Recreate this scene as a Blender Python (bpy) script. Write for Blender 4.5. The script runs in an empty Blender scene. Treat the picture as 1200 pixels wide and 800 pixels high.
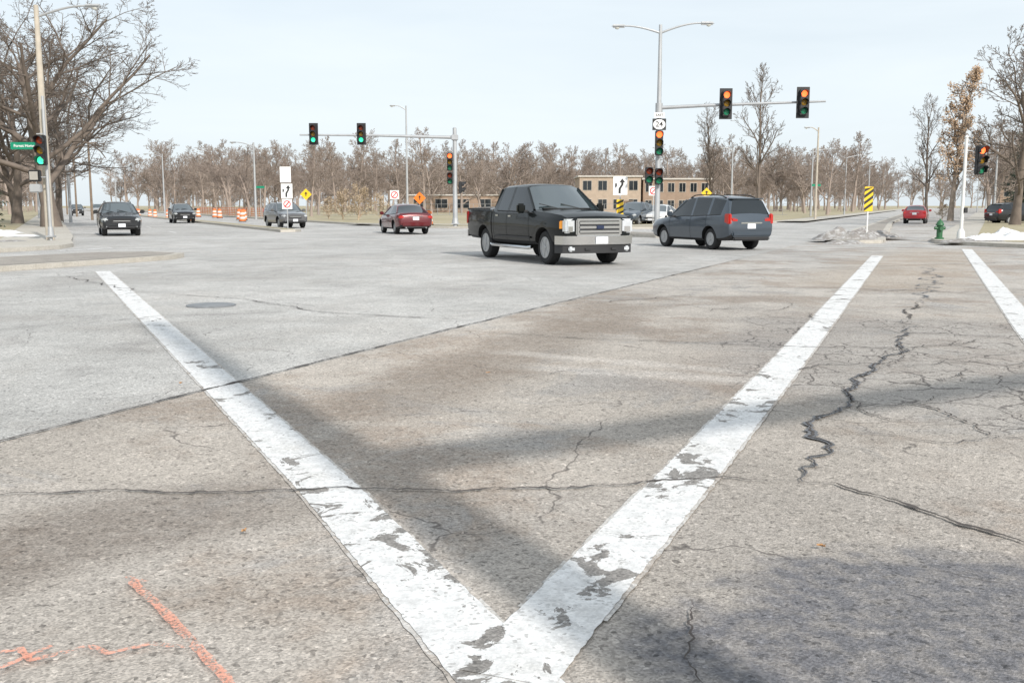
import bpy, bmesh, math, random
from mathutils import Vector, Matrix, noise as mnoise
R=random.Random(7)
scene=bpy.context.scene
scene.view_settings.view_transform='Standard'
try: scene.view_settings.look='None'
except Exception: pass
scene.view_settings.exposure=0
COL=scene.collection

# ------------------------------------------------------------------ node helper
class NT:
    def __init__(s,tree): s.t=tree; s.n=tree.nodes; s.l=tree.links
    def put(s,sock,v):
        if v is None: return
        if isinstance(v,bpy.types.NodeSocket): s.l.new(v,sock)
        else:
            if isinstance(v,(tuple,list)) and len(v)==3 and sock.type=='RGBA': v=(*v,1)
            sock.default_value=v
    def math(s,op,a,b=None,c=None,clamp=False):
        n=s.n.new('ShaderNodeMath'); n.operation=op; n.use_clamp=clamp
        s.put(n.inputs[0],a); s.put(n.inputs[1],b); s.put(n.inputs[2],c); return n.outputs[0]
    def pos(s):
        return s.n.new('ShaderNodeNewGeometry').outputs['Position']
    def objc(s):
        return s.n.new('ShaderNodeTexCoord').outputs['Object']
    def xyz(s,v):
        n=s.n.new('ShaderNodeSeparateXYZ'); s.l.new(v,n.inputs[0]); return n.outputs
    def noise(s,vec,scale,detail=2,rough=.5,dist=0,d2=False):
        n=s.n.new('ShaderNodeTexNoise')
        if d2: n.noise_dimensions='2D'
        s.l.new(vec,n.inputs['Vector'])
        n.inputs['Scale'].default_value=scale; n.inputs['Detail'].default_value=detail
        n.inputs['Roughness'].default_value=rough; n.inputs['Distortion'].default_value=dist
        return n.outputs['Fac']
    def noisec(s,vec,scale,detail=2):
        n=s.n.new('ShaderNodeTexNoise'); n.noise_dimensions='2D'; s.l.new(vec,n.inputs['Vector'])
        n.inputs['Scale'].default_value=scale; n.inputs['Detail'].default_value=detail
        return n.outputs['Color']
    def vor(s,vec,scale,feature='F1'):
        n=s.n.new('ShaderNodeTexVoronoi'); n.voronoi_dimensions='2D'; n.feature=feature; s.l.new(vec,n.inputs['Vector'])
        n.inputs['Scale'].default_value=scale; return n
    def mr(s,v,a,b,c=0.,d=1.,smooth=False):
        n=s.n.new('ShaderNodeMapRange'); 
        if smooth: n.interpolation_type='SMOOTHSTEP'
        s.put(n.inputs[0],v)
        for i,k in enumerate((a,b,c,d)): n.inputs[i+1].default_value=k
        return n.outputs[0]
    def mix(s,f,a,b,blend='MIX'):
        n=s.n.new('ShaderNodeMix'); n.data_type='RGBA'; n.blend_type=blend
        s.put(n.inputs[0],f); s.put(n.inputs[6],a); s.put(n.inputs[7],b); return n.outputs[2]
    def scale(s,col,f):
        n=s.n.new('ShaderNodeVectorMath'); n.operation='SCALE'; s.put(n.inputs[0],col); s.put(n.inputs[3],f); return n.outputs[0]
    def vadd(s,a,b):
        n=s.n.new('ShaderNodeVectorMath'); n.operation='ADD'; s.put(n.inputs[0],a); s.put(n.inputs[1],b); return n.outputs[0]
    def bump(s,h,strength,dist):
        n=s.n.new('ShaderNodeBump'); s.put(n.inputs['Height'],h); n.inputs['Strength'].default_value=strength
        n.inputs['Distance'].default_value=dist; return n.outputs[0]

def newmat(name):
    m=bpy.data.materials.new(name); m.use_nodes=True
    t=NT(m.node_tree); b=m.node_tree.nodes['Principled BSDF']; return m,t,b
_mc={}
def mat(name,col,rough=.6,metal=0.,var=.12,scale=3.,coat=0.,emit=None,es=0.,spec=None,bump=0):
    if name in _mc: return _mc[name]
    m,t,b=newmat(name)
    o=t.objc(); n=t.noise(o,scale,2,.6)
    c=t.scale(col,t.mr(n,.25,.75,1-var,1+var))
    t.l.new(c,b.inputs['Base Color'])
    b.inputs['Roughness'].default_value=rough; b.inputs['Metallic'].default_value=metal
    if coat: b.inputs['Coat Weight'].default_value=coat; b.inputs['Coat Roughness'].default_value=.03
    if spec is not None: b.inputs['Specular IOR Level'].default_value=spec
    if emit: b.inputs['Emission Color'].default_value=(*emit,1); b.inputs['Emission Strength'].default_value=es
    if bump: t.l.new(t.bump(t.noise(o,scale*6,3,.6),bump,.02),b.inputs['Normal'])
    _mc[name]=m; return m

# ------------------------------------------------------------------ mesh builder
class MB:
    def __init__(s): s.v=[];s.f=[];s.mi=[];s.sm=[];s.mats=[];s.M=Matrix.Identity(4)
    def midx(s,m):
        if m not in s.mats: s.mats.append(m)
        return s.mats.index(m)
    def add(s,vs,fs,m,smooth=True):
        o=len(s.v); s.v.extend([tuple(s.M@Vector(p)) for p in vs]); k=s.midx(m)
        for f in fs: s.f.append(tuple(i+o for i in f)); s.mi.append(k); s.sm.append(smooth)
    def box(s,c,d,m,rz=0,bev=0,rx=0,ry=0):
        bm=bmesh.new(); bmesh.ops.create_cube(bm,size=1)
        for v in bm.verts: v.co=Vector((v.co.x*d[0],v.co.y*d[1],v.co.z*d[2]))
        if bev: bmesh.ops.bevel(bm,geom=bm.edges[:],offset=min(bev,min(d)*.45),segments=2,affect='EDGES')
        X=Matrix.Translation(c)@Matrix.Rotation(rz,4,'Z')@Matrix.Rotation(ry,4,'Y')@Matrix.Rotation(rx,4,'X')
        bm.verts.index_update()
        s.add([X@v.co for v in bm.verts],[[v.index for v in f.verts] for f in bm.faces],m,bool(bev)); bm.free()
    def tube(s,pts,rad,m,n=10,caps=True):
        pts=[Vector(p) for p in pts]
        if not isinstance(rad,(list,tuple)): rad=[rad]*len(pts)
        vs=[];fs=[]
        for i,p in enumerate(pts):
            d=(pts[min(i+1,len(pts)-1)]-pts[max(i-1,0)]).normalized()
            a=Vector((0,0,1)) if abs(d.z)<.9 else Vector((1,0,0))
            x=d.cross(a).normalized(); y=d.cross(x)
            for k in range(n):
                t=2*math.pi*k/n; vs.append(p+x*math.cos(t)*rad[i]+y*math.sin(t)*rad[i])
        for i in range(len(pts)-1):
            for k in range(n):
                fs.append((i*n+k,i*n+(k+1)%n,(i+1)*n+(k+1)%n,(i+1)*n+k))
        if caps: fs.append(tuple(range(n))); fs.append(tuple(range((len(pts)-1)*n,len(pts)*n)))
        s.add(vs,fs,m)
    def lathe(s,prof,m,n=24,axis='Z',c=(0,0,0)):
        vs=[];fs=[];c=Vector(c)
        for r,h in prof:
            for k in range(n):
                t=2*math.pi*k/n
                if axis=='Z': p=(r*math.cos(t),r*math.sin(t),h)
                elif axis=='Y': p=(r*math.cos(t),h,r*math.sin(t))
                else: p=(h,r*math.cos(t),r*math.sin(t))
                vs.append(c+Vector(p))
        for i in range(len(prof)-1):
            for k in range(n): fs.append((i*n+k,i*n+(k+1)%n,(i+1)*n+(k+1)%n,(i+1)*n+k))
        fs.append(tuple(range(n))); fs.append(tuple(range((len(prof)-1)*n,len(prof)*n)))
        s.add(vs,fs,m)
    def prism(s,poly,z0,z1,m,smooth=False):
        n=len(poly); vs=[(x,y,z0) for x,y in poly]+[(x,y,z1) for x,y in poly]
        fs=[tuple(range(n-1,-1,-1)),tuple(range(n,2*n))]+[(i,(i+1)%n,n+(i+1)%n,n+i) for i in range(n)]
        s.add(vs,fs,m,smooth)
    def vpoly(s,poly,y,m,th=.004):   # polygon in XZ plane facing -Y
        n=len(poly); vs=[(a,y,b) for a,b in poly]+[(a,y+th,b) for a,b in poly]
        fs=[tuple(range(n)),tuple(range(2*n-1,n-1,-1))]+[(i,(i+1)%n,n+(i+1)%n,n+i) for i in range(n)]
        s.add(vs,fs,m,False)
    def mesh(s,name):
        me=bpy.data.meshes.new(name); me.from_pydata(s.v,[],s.f)
        for m in s.mats: me.materials.append(m)
        me.polygons.foreach_set('material_index',s.mi); me.polygons.foreach_set('use_smooth',s.sm)
        me.update()
        bm=bmesh.new(); bm.from_mesh(me); bmesh.ops.recalc_face_normals(bm,faces=bm.faces[:]); bm.to_mesh(me); bm.free()
        me.set_sharp_from_angle(angle=math.radians(38)); return me
    def obj(s,name,parent=None,loc=(0,0,0),rz=0):
        o=bpy.data.objects.new(name,s.mesh(name)); COL.objects.link(o); o.location=loc; o.rotation_euler=(0,0,rz)
        if parent: o.parent=parent
        return o
def empty(name,loc=(0,0,0),rz=0,parent=None):
    o=bpy.data.objects.new(name,None); COL.objects.link(o); o.location=loc; o.rotation_euler=(0,0,rz); o.empty_display_size=.3
    if parent: o.parent=parent
    return o

# ------------------------------------------------------------------ materials
def speckle(t,p):
    s1=t.xyz(t.vor(p,120).outputs['Color'])[0]
    s2=t.xyz(t.vor(p,58).outputs['Color'])[1]
    a=t.mr(s1,0,1,.70,1.30); b=t.mr(s2,0,.12,.52,1.0); c=t.mr(s2,.93,1,1.0,1.4)
    return t.math('MULTIPLY',t.math('MULTIPLY',a,b),c)

def road_material():
    m,t,b=newmat('road_concrete')
    p=t.pos(); X,Y,Z=t.xyz(p)
    big=t.noise(p,.22,3,.6,0,True); med=t.noise(p,1.3,5,.62,0,True); fin=t.noise(p,9,4,.65,0,True)
    wob=t.math('SUBTRACT',t.noise(p,1.1,4,.6,0,True),.5)
    side=t.math('SUBTRACT',X,t.math('ADD',t.math('MULTIPLY',Y,.441),-5.65))
    left=t.mr(side,-.05,.05,1,0)
    tan=(.450,.405,.358); gray=(.47,.458,.437)
    base=t.mix(left,tan,gray)
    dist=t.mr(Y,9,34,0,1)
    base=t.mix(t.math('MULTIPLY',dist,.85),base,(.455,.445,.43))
    # slab on the near side of the transverse crack: coarser, greyer
    nb=t.math('MULTIPLY',t.mr(t.math('ADD',Y,t.math('MULTIPLY',wob,.3)),4.70,5.0,1,0),t.mr(med,.35,.6,.25,.8))
    base=t.mix(nb,base,(.385,.350,.315))
    pb=t.mr(t.noise(p,.5,5,.68,0,True),.46,.62,0,1,True)
    pb=t.math('MULTIPLY',pb,t.mr(left,0,1,.8,.15))
    pb=t.math('MULTIPLY',pb,t.mr(fin,.36,.56,.45,1))
    base=t.mix(pb,base,(.315,.260,.215))
    gb=t.mr(t.noise(p,.75,5,.7,.6,True),.55,.68,0,.6,True)
    base=t.mix(gb,base,(.36,.345,.33))
    base=t.scale(base,t.mr(big,.3,.7,.86,1.10)); base=t.scale(base,t.mr(med,.3,.7,.88,1.08)); base=t.scale(base,t.mr(fin,.3,.7,.93,1.06))
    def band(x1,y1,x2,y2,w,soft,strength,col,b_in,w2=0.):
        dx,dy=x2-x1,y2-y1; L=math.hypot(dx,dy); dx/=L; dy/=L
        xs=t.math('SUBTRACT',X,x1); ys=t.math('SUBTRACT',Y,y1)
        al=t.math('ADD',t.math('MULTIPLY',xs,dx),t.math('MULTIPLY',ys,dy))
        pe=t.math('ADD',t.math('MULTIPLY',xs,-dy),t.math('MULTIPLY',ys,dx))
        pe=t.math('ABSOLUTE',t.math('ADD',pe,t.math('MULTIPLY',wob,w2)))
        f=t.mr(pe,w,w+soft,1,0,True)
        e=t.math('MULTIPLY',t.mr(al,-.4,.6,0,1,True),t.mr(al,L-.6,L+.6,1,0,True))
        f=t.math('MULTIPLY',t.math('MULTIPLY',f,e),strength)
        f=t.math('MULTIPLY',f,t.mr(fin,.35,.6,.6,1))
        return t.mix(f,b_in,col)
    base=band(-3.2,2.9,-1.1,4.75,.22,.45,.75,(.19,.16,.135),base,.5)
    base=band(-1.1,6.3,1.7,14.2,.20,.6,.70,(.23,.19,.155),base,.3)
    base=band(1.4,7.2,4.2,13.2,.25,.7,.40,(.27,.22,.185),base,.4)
    base=band(.2,8.6,2.4,7.7,.05,.22,.5,(.60,.56,.52),base,.4)
    base=band(-.2,9.6,2.2,8.2,.04,.16,.4,(.60,.56,.52),base,.4)
    base=band(-5,11.4,-1.8,12.6,.1,.5,.3,(.28,.26,.24),base,.5)
    base=band(.6,20,7,35,.5,1.2,.35,(.32,.30,.28),base,.8)
    base=band(6,17,14,32,.8,1.4,.55,(.40,.33,.26),base,.8)
    base=band(-9,16,-3,30,.2,1.2,.25,(.34,.32,.30),base,.8)
    ex=t.math('POWER',t.math('DIVIDE',t.math('SUBTRACT',X,1.72),1.22),2.); ey=t.math('POWER',t.math('DIVIDE',t.math('SUBTRACT',Y,2.9),1.12),2.)
    pd=t.math('ADD',t.math('ADD',ex,ey),t.math('MULTIPLY',wob,2.6))
    pf=t.math('MULTIPLY',t.mr(pd,.6,1.2,1,0,True),t.mr(fin,.34,.60,.55,.97))
    base=t.mix(pf,base,(.150,.148,.158))
    ex=t.math('POWER',t.math('DIVIDE',t.math('SUBTRACT',X,4.3),2.4),2.); ey=t.math('POWER',t.math('DIVIDE',t.math('SUBTRACT',Y,9.0),3.6),2.)
    al_=t.mr(t.math('ADD',t.math('ADD',ex,ey),wob),.7,1.3,1,0,True)
    base=t.mix(t.math('MULTIPLY',al_,.45),base,(.33,.315,.30))
    base=t.scale(base,speckle(t,p))
    pw=t.vadd(p,t.scale(t.noisec(p,3,3),.3))
    ve=t.vor(pw,2.0,'DISTANCE_TO_EDGE').outputs['Distance']
    ve2=t.vor(pw,5.5,'DISTANCE_TO_EDGE').outputs['Distance']
    c1=t.mr(ve,.010,.032,1,0); c2=t.mr(ve2,.014,.040,1,0)
    mn=t.noise(p,.9,3,.5,0,True)
    msk=t.math('MULTIPLY',al_,t.mr(mn,.38,.48,0,1))
    msk2=t.math('MULTIPLY',al_,t.mr(mn,.49,.55,0,1))
    cr=t.math('MAXIMUM',t.math('MULTIPLY',c1,msk),t.math('MULTIPLY',c2,msk2))
    ve3=t.vor(pw,.42,'DISTANCE_TO_EDGE').outputs['Distance']
    c3=t.math('MULTIPLY',t.mr(ve3,.0012,.0045,1,0),t.mr(med,.46,.56,0,.8))
    cr=t.math('MULTIPLY',t.math('MAXIMUM',cr,c3),.85)
    base=t.mix(cr,base,(.08,.07,.065))
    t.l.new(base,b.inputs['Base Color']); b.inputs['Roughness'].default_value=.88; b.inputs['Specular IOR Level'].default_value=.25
    t.l.new(t.bump(t.noise(p,95,2,.6,0,True),.65,.009),b.inputs['Normal'])
    return m

def paint_material(name,thresh,dirty=False):
    m,t,b=newmat(name)
    p=t.pos(); X,Y,Z=t.xyz(p)
    w=t.noise(p,4.6,8,.66,.5,True); zone=t.noise(p,1.1,2,.5,0,True)
    near=t.mr(Y,3.0,9.,.035,-.035)
    v=t.math('ADD',t.math('ADD',w,t.math('MULTIPLY',t.math('SUBTRACT',zone,.5),.42)),near)
    worn=t.mr(v,thresh,thresh+.010,0,1)
    pit=t.mr(t.xyz(t.vor(p,80).outputs['Color'])[0],.86,.90,0,.55)
    pit=t.math('MULTIPLY',pit,t.mr(t.noise(p,6,3,.5,0,True),.4,.6,.25,1))
    worn=t.math('MAXIMUM',worn,pit)
    sp=speckle(t,p)
    dk=t.scale((.23,.215,.20),sp)
    wh=t.scale((.73,.725,.715),t.math('MULTIPLY',t.mr(t.noise(p,12,5,.7,0,True),.3,.7,.80,1.08),t.mr(sp,.5,1.3,.88,1.06)))
    wh=t.mix(t.mr(t.noise(p,2.2,5,.7,0,True),.5,.72,0,.45),wh,t.scale((.52,.50,.47),sp))
    if dirty: wh=t.mix(.6,wh,t.scale((.42,.385,.345),sp)); dk=t.scale((.40,.36,.32),sp)
    t.l.new(t.mix(worn,wh,dk),b.inputs['Base Color']); b.inputs['Roughness'].default_value=.75
    t.l.new(t.bump(t.noise(p,80,2,.6,0,True),.4,.005),b.inputs['Normal'])
    return m
def ground_mat(name,c1,c2,c3,s=.6,bump=.3):
    m,t,b=newmat(name); p=t.pos()
    n1=t.noise(p,s*.12,3,.6); n2=t.noise(p,s*2,4,.65); n3=t.noise(p,s*22,3,.7)
    c=t.mix(t.mr(n1,.35,.65),c1,c2); c=t.mix(t.mr(n2,.45,.7),c,c3); c=t.scale(c,t.mr(n3,.3,.7,.75,1.2))
    t.l.new(c,b.inputs['Base Color']); b.inputs['Roughness'].default_value=.95
    t.l.new(t.bump(n3,bump,.05),b.inputs['Normal']); return m
ROAD=road_material(); PAINT=paint_material('road_paint',.60); RESID=paint_material('road_paint_residue',.50,True)
GRASS=ground_mat('dry_grass',(.42,.36,.25),(.36,.31,.20),(.29,.27,.16))
CONC=ground_mat('concrete',(.50,.47,.42),(.45,.42,.37),(.40,.37,.32),2,.15)
DIRT=ground_mat('dirt',(.30,.28,.26),(.22,.20,.19),(.55,.55,.55),3,.6)
SNOW=ground_mat('old_snow',(.82,.84,.86),(.72,.73,.74),(.5,.48,.46),4,.4)
TAR=mat('crack_tar',(.145,.148,.158),.7,var=.35,scale=14)
CRK=mat('crack_dark',(.07,.06,.055),.95,var=.3,scale=20)
STEEL=mat('galvanised_steel',(.42,.43,.44),.5,.35,.1,2)
POLEC=mat('concrete_pole',(.46,.41,.34),.85,0,.12,4)
WHITEP=mat('white_metal',(.68,.68,.66),.5,0,.06,3)
BLK=mat('black_housing',(.018,.018,.02),.5,0,.1)
BRONZ=mat('wood_pole',(.20,.15,.11),.9,0,.2,4)
SW=mat('sign_white',(.78,.78,.77),.45,0,.04)
SB=mat('sign_black',(.02,.02,.02),.5,0,.05)
SY=mat('sign_yellow',(.80,.52,.02),.45,0,.05)
SG=mat('sign_green',(.0,.22,.12),.45,0,.05)
SO=mat('sign_orange',(.85,.20,.02),.5,0,.08)
SR=mat('sign_red',(.6,.03,.03),.5,0,.05)
BARK=mat('bark',(.16,.13,.108),.95,0,.25,2)
BARKL=mat('bark_far_hazed',(.32,.262,.225),.95,0,.25,.2)  # far-tree bark lightened, distance haze put into the base colour
BARKP=mat('bark_pale',(.32,.26,.21),.95,0,.25,1)
NEED=mat('conifer_needles',(.05,.07,.045),.9,0,.4,1.5)
LEAF=mat('withered_leaves',(.40,.28,.18),.9,0,.35,1.2)
STRAW=mat('dry_shrub',(.44,.35,.25),.95,0,.3,1.5)
GLASS=mat('car_glass',(.016,.021,.025),.05,0,.05,spec=.6)
SHIELD=mat('windshield_glass',(.03,.045,.05),.04,0,.05,spec=.9,coat=.6)
RUB=mat('tyre_rubber',(.022,.022,.023),.85,0,.2,8)
WELL=mat('wheel_well',(.008,.008,.008),.95,0,.1)
ALLOY=mat('alloy_rim',(.42,.43,.44),.32,.8,.05)
CHROME=mat('chrome',(.66,.67,.68),.14,1.,.03)
TRIM=mat('black_trim',(.022,.022,.024),.55,0,.1)
LENSC=mat('headlamp_lens',(.62,.65,.68),.08,.3,.1,9,coat=1)
LENSR=mat('tail_lamp',(.45,.015,.012),.15,0,.1,9,coat=1)
LENSA=mat('amber_lamp',(.75,.30,.04),.2,0,.1,9)
PLATE=mat('number_plate',(.70,.72,.76),.5,0,.12,25)

# ------------------------------------------------------------------ ground
def sheet(name,poly,z,m):
    me=bpy.data.meshes.new(name); me.from_pydata([(x,y,z) for x,y in poly],[],[tuple(range(len(poly)))]); me.materials.append(m)
    bm=bmesh.new(); bm.from_mesh(me); bmesh.ops.recalc_face_normals(bm,faces=bm.faces[:])
    for f in bm.faces:
        if f.normal.z<0: f.normal_flip()
    bm.to_mesh(me); bm.free()
    o=bpy.data.objects.new(name,me); COL.objects.link(o); return o
sheet('ground',[(-4000,-800),(4000,-800),(4000,5000),(-4000,5000)],-.06,GRASS)
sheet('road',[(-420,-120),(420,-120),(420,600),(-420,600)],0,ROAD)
def offset(poly,d):
    n=len(poly); A=sum(poly[i][0]*poly[(i+1)%n][1]-poly[(i+1)%n][0]*poly[i][1] for i in range(n)); sg=1 if A>0 else -1
    out=[]
    for i in range(n):
        p0,p1,p2=Vector(poly[i-1]),Vector(poly[i]),Vector(poly[(i+1)%n])
        a=(p1-p0).normalized(); b=(p2-p1).normalized()
        na=Vector((-a.y,a.x))*sg; nb=Vector((-b.y,b.x))*sg; h=(na+nb).normalized()
        out.append(tuple(p1+h*(d/max(.4,h.dot(na)))))
    return out
def block(poly,name='sidewalk',inset=.3,gname='grass',gm=GRASS,h=.13):
    b=MB(); b.prism(poly,0.002,h,CONC); b.obj(name)
    if inset: sheet(gname,offset(poly,inset),h+.006,gm)
mid=[(-257.5,600),(-22.6,97),(-10.2,70.5),(-8.4,66.8),(-6.2,64),(-3,62),(4,60.8),(8,60.6),(11.5,61.8),(14,65.2),(20.1,78.7),(239,600)]
block(mid,inset=.35)
lft=[(-273.5,599),(-18.6,42.4),(-16.4,37.2),(-15.0,34.2),(-14.7,32.4),(-15.3,30.2),(-60,-78),(-419,-78),(-419,599)]
block(lft,inset=2.6)
rgt=[(280,598),(35,78),(16.6,39.6),(15.9,37.6),(15.9,35.6),(16.8,33.6),(60,-56),(419,-56),(419,598)]
block(rgt,inset=1.6)
near=[(-50,-119),(-3.2,-6),(-1.6,-.8),(-.6,.6),(.8,1.2),(2.4,1.1),(3.8,0),(5.2,-2.5),(60,-119)]
block(near,inset=2.4)
block([(-12.3,53.2),(-11.6,53.6),(-11.5,54.6),(-125,298),(-126.8,298),(-13,54.8)],name='traffic_median',inset=.3)
MED=ground_mat('median_fill',(.36,.33,.29),(.31,.28,.25),(.25,.23,.21),2,.3)
block([(12.2,37.6),(12.9,37.1),(13.8,37.4),(14.4,38.6),(30.0,79),(122,298),(119,298),(12.2,39)],name='traffic_median',inset=.3,gm=MED)
block([(-9.0,27.4),(-8.9,26.2),(-9.3,25),(-11.2,20.6),(-30,-24),(-33,-24),(-13.6,24.0),(-11.6,27.9),(-10.2,28.3)],name='traffic_median',inset=.22,gname='median_surface',gm=MED,h=.12)
block([(5.6,45.2),(6.3,43.9),(7.1,43.6),(7.6,44.4),(7.4,46),(5.4,50.5),(3.6,50.5)],name='traffic_median',inset=.2,gname='median_surface',gm=MED)
sheet('footpath',[(-12,71.5),(-8,68),(8,63.5),(14,68),(13.5,70.3),(8,66),(-7,70.5),(-11,73.5)],.142,CONC)
sheet('footpath',[(-24,104),(-100,266),(-98,267.5),(-21.7,105)],.142,CONC)
sheet('footpath',[(24,82),(110,286),(108,287),(22,83)],.142,CONC)

def ribbon(name,pts,w,z,m,jit=.012,step=.07,seed=1,wvar=0.,parent=None):
    rr=random.Random(seed); P=[]; pts=[Vector(p) for p in pts]
    for a,b in zip(pts[:-1],pts[1:]):
        L=(b-a).length; st=step*max(1,a.y/8.); n=max(1,int(L/st))
        for i in range(n): P.append(a.lerp(b,i/n))
    P.append(pts[-1]); vs=[];fs=[]
    for i,p in enumerate(P):
        d=(P[min(i+1,len(P)-1)]-P[max(0,i-1)]).normalized(); nn=Vector((-d.y,d.x))
        ww=w/2*(1+wvar*rr.uniform(-1,1))
        vs.append((*(p+nn*(ww+rr.uniform(-jit,jit))),z)); vs.append((*(p-nn*(ww+rr.uniform(-jit,jit))),z))
    for i in range(len(P)-1): fs.append((2*i,2*i+1,2*i+3,2*i+2))
    me=bpy.data.meshes.new(name); me.from_pydata(vs,[],fs); me.materials.append(m)
    bm=bmesh.new(); bm.from_mesh(me)
    for f in bm.faces:
        f.normal_update()
        if f.normal.z<0: f.normal_flip()
    bm.to_mesh(me); bm.free()
    o=bpy.data.objects.new(name,me); COL.objects.link(o)
    if parent: o.parent=parent
    return o
Lp=[(.165,2.40),(-.90,4.79),(-8.80,21.4)]; Rp=[(-.02,2.80),(.17,3.28),(.908,5.03),(2.39,8.63),(10.25,28.0)]
R2=[(2.9,4.0),(6.12,11.8),(14.75,32.4)]
ribbon('crosswalk_line_residue',Lp,.325,.004,RESID,.005,seed=3)
ribbon('crosswalk_line_residue',Rp[1:],.335,.0065,RESID,.005,seed=4)
ribbon('crosswalk_line_residue',R2,.335,.004,RESID,.005,seed=4)
ribbon('crosswalk_line',Lp,.29,.007,PAINT,.004,.03,seed=5)
ribbon('crosswalk_line',Rp,.30,.0095,PAINT,.004,.03,seed=6)
ribbon('crosswalk_line',R2,.30,.007,PAINT,.004,seed=6)
for k in range(14):
    y=52+k*12; x=-18.1-.467*(y-53.4)
    ribbon('lane_marking',[(x,y),(x-.467*3,y+3)],.12,.006,PAINT,.003)
ribbon('stop_line',[(-16.5,44),(-12.6,45.8)],.4,.006,PAINT,.003)
ribbon('crosswalk_line',[(-14.2,31.2),(-13.2,33.2)],.3,.006,PAINT,.003)
for k in range(14):
    y=70+k*12; x=13.0+.42*(y-58)
    ribbon('lane_marking',[(x,y),(x+.42*3,y+3)],.12,.006,PAINT,.003)

def crack(name,pts,w,z,m,seed,rough=.06,step=.018):
    pts=[Vector(p) for p in pts]; P=[]
    for a,b in zip(pts[:-1],pts[1:]):
        L=(b-a).length; st=step*max(1,a.y/6.); n=max(2,int(L/st)); d=(b-a).normalized(); nn=Vector((-d.y,d.x))
        for i in range(n):
            q=a.lerp(b,i/n); k=mnoise.noise(Vector((q.x*1.7,q.y*1.7,seed)))*rough+mnoise.noise(Vector((q.x*6,q.y*6,seed)))*rough*.45+mnoise.noise(Vector((q.x*22,q.y*22,seed)))*min(rough,.07)*.35
            P.append(q+nn*k)
    P.append(pts[-1]); vs=[];fs=[]
    for i,p in enumerate(P):
        d=(P[min(i+2,len(P)-1)]-P[max(0,i-2)]).normalized(); nn=Vector((-d.y,d.x))
        t=min(1,5*min(i,len(P)-1-i)/len(P)+.15)
        ww=w/2*t*(.55+1.0*abs(mnoise.noise(Vector((p.x*3,p.y*3,seed+9))))*2+.7*mnoise.noise(Vector((p.x*17,p.y*17,seed+19))))
        ww=max(ww,w*.1)
        vs.append((*(p+nn*ww),z)); vs.append((*(p-nn*ww),z))
    for i in range(len(P)-1): fs.append((2*i,2*i+1,2*i+3,2*i+2))
    me=bpy.data.meshes.new(name); me.from_pydata(vs,[],fs); me.materials.append(m)
    o=bpy.data.objects.new(name,me); COL.objects.link(o); return o
Z=.0125
crack('pavement_joint',[(-4.6,2.4),(-3.06,5.82),(-.41,11.95),(6.15,26.6),(8.6,32)],.022,Z,CRK,1,.02)
crack('pavement_crack',[(-3.1,4.62),(-1.99,4.75),(-1.06,4.77),(0,4.83),(.9,4.95),(1.47,4.93)],.015,Z,CRK,2,.09)
crack('pavement_crack',[(1.45,4.93),(1.62,4.88),(1.84,4.6),(2.0,4.25),(2.2,3.95),(2.4,3.8)],.016,Z,CRK,3,.06)
crack('pavement_crack',[(1.47,4.93),(1.72,5.5),(1.95,6.1),(2.3,6.75),(2.75,7.8),(3.1,8.5),(3.8,9.6),(4.3,10.9),(4.9,12.2)],.036,Z,TAR,4,.16)
crack('pavement_crack',[(1.47,4.93),(1.72,5.5),(1.95,6.1),(2.3,6.75),(2.75,7.8),(3.1,8.5),(3.8,9.6),(4.3,10.9),(4.9,12.2)],.010,Z+.003,CRK,4,.16)
crack('pavement_crack',[(4.9,12.2),(5.2,13.1),(5.9,14.4)],.03,Z,CRK,44,.14)
crack('pavement_crack',[(-.85,11.2),(.9,10.4),(2.2,10.0),(3.5,9.7),(4.6,10)],.018,Z,CRK,5,.10)
crack('pavement_crack',[(-6.1,16.2),(-4.1,15.0),(-2.5,13.1),(-.5,12.1)],.022,Z,CRK,6,.08)
crack('pavement_crack',[(-9,20.),(-6.1,16.2)],.02,Z,CRK,7,.15)
crack('pavement_crack',[(.55,2.5),(.56,3.0),(.66,3.4)],.007,Z,CRK,8,.06)
crack('pavement_crack',[(-.1,7.9),(.5,8.4),(1.3,8.2),(1.6,8.3)],.008,Z,CRK,9,.12)
crack('pavement_crack',[(2.8,7.0),(3.0,6.3),(2.95,5.9)],.018,Z,CRK,10,.08)
crack('pavement_crack',[(1.0,14.3),(1.8,14.9),(2.8,15.8)],.02,Z,CRK,11,.25)
crack('pavement_crack',[(-6,11),(-4.5,12.6),(-3.6,12.9)],.010,Z,CRK,12,.15)
crack('pavement_crack',[(5.8,14.2),(7.6,18),(9.8,23.5)],.04,Z,TAR,13,.4)
crack('pavement_crack',[(2.2,17.5),(5,17.0),(8,16.0),(11,15.4)],.022,Z,CRK,14,.3)
crack('pavement_joint',[(-12,17.2),(-6.5,21.5),(0,26)],.02,Z,CRK,15,.05)
crack('pavement_joint',[(2,20.5),(7,22.5),(14,25.5)],.03,Z,CRK,16,.1)
crack('pavement_crack',[(3.1,8.5),(4.2,8.9),(5.2,8.2),(6,8.4)],.014,Z,CRK,17,.2)
crack('pavement_crack',[(1.95,6.1),(2.6,5.8),(3.3,6.0),(4,5.6)],.009,Z,CRK,18,.15)
rr=random.Random(5)
for k in range(30):
    x=rr.uniform(1.9,6.4); y=rr.uniform(5.6,15)
    if x>y*.55: continue
    a=rr.uniform(0,6.28); pts=[(x,y)]
    for j in range(4): a+=rr.uniform(-.7,.7); x+=.32*math.cos(a); y+=.42*math.sin(a); pts.append((x,y))
    crack('pavement_crack',pts,.011,Z,CRK,30+k,.10)
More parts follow.
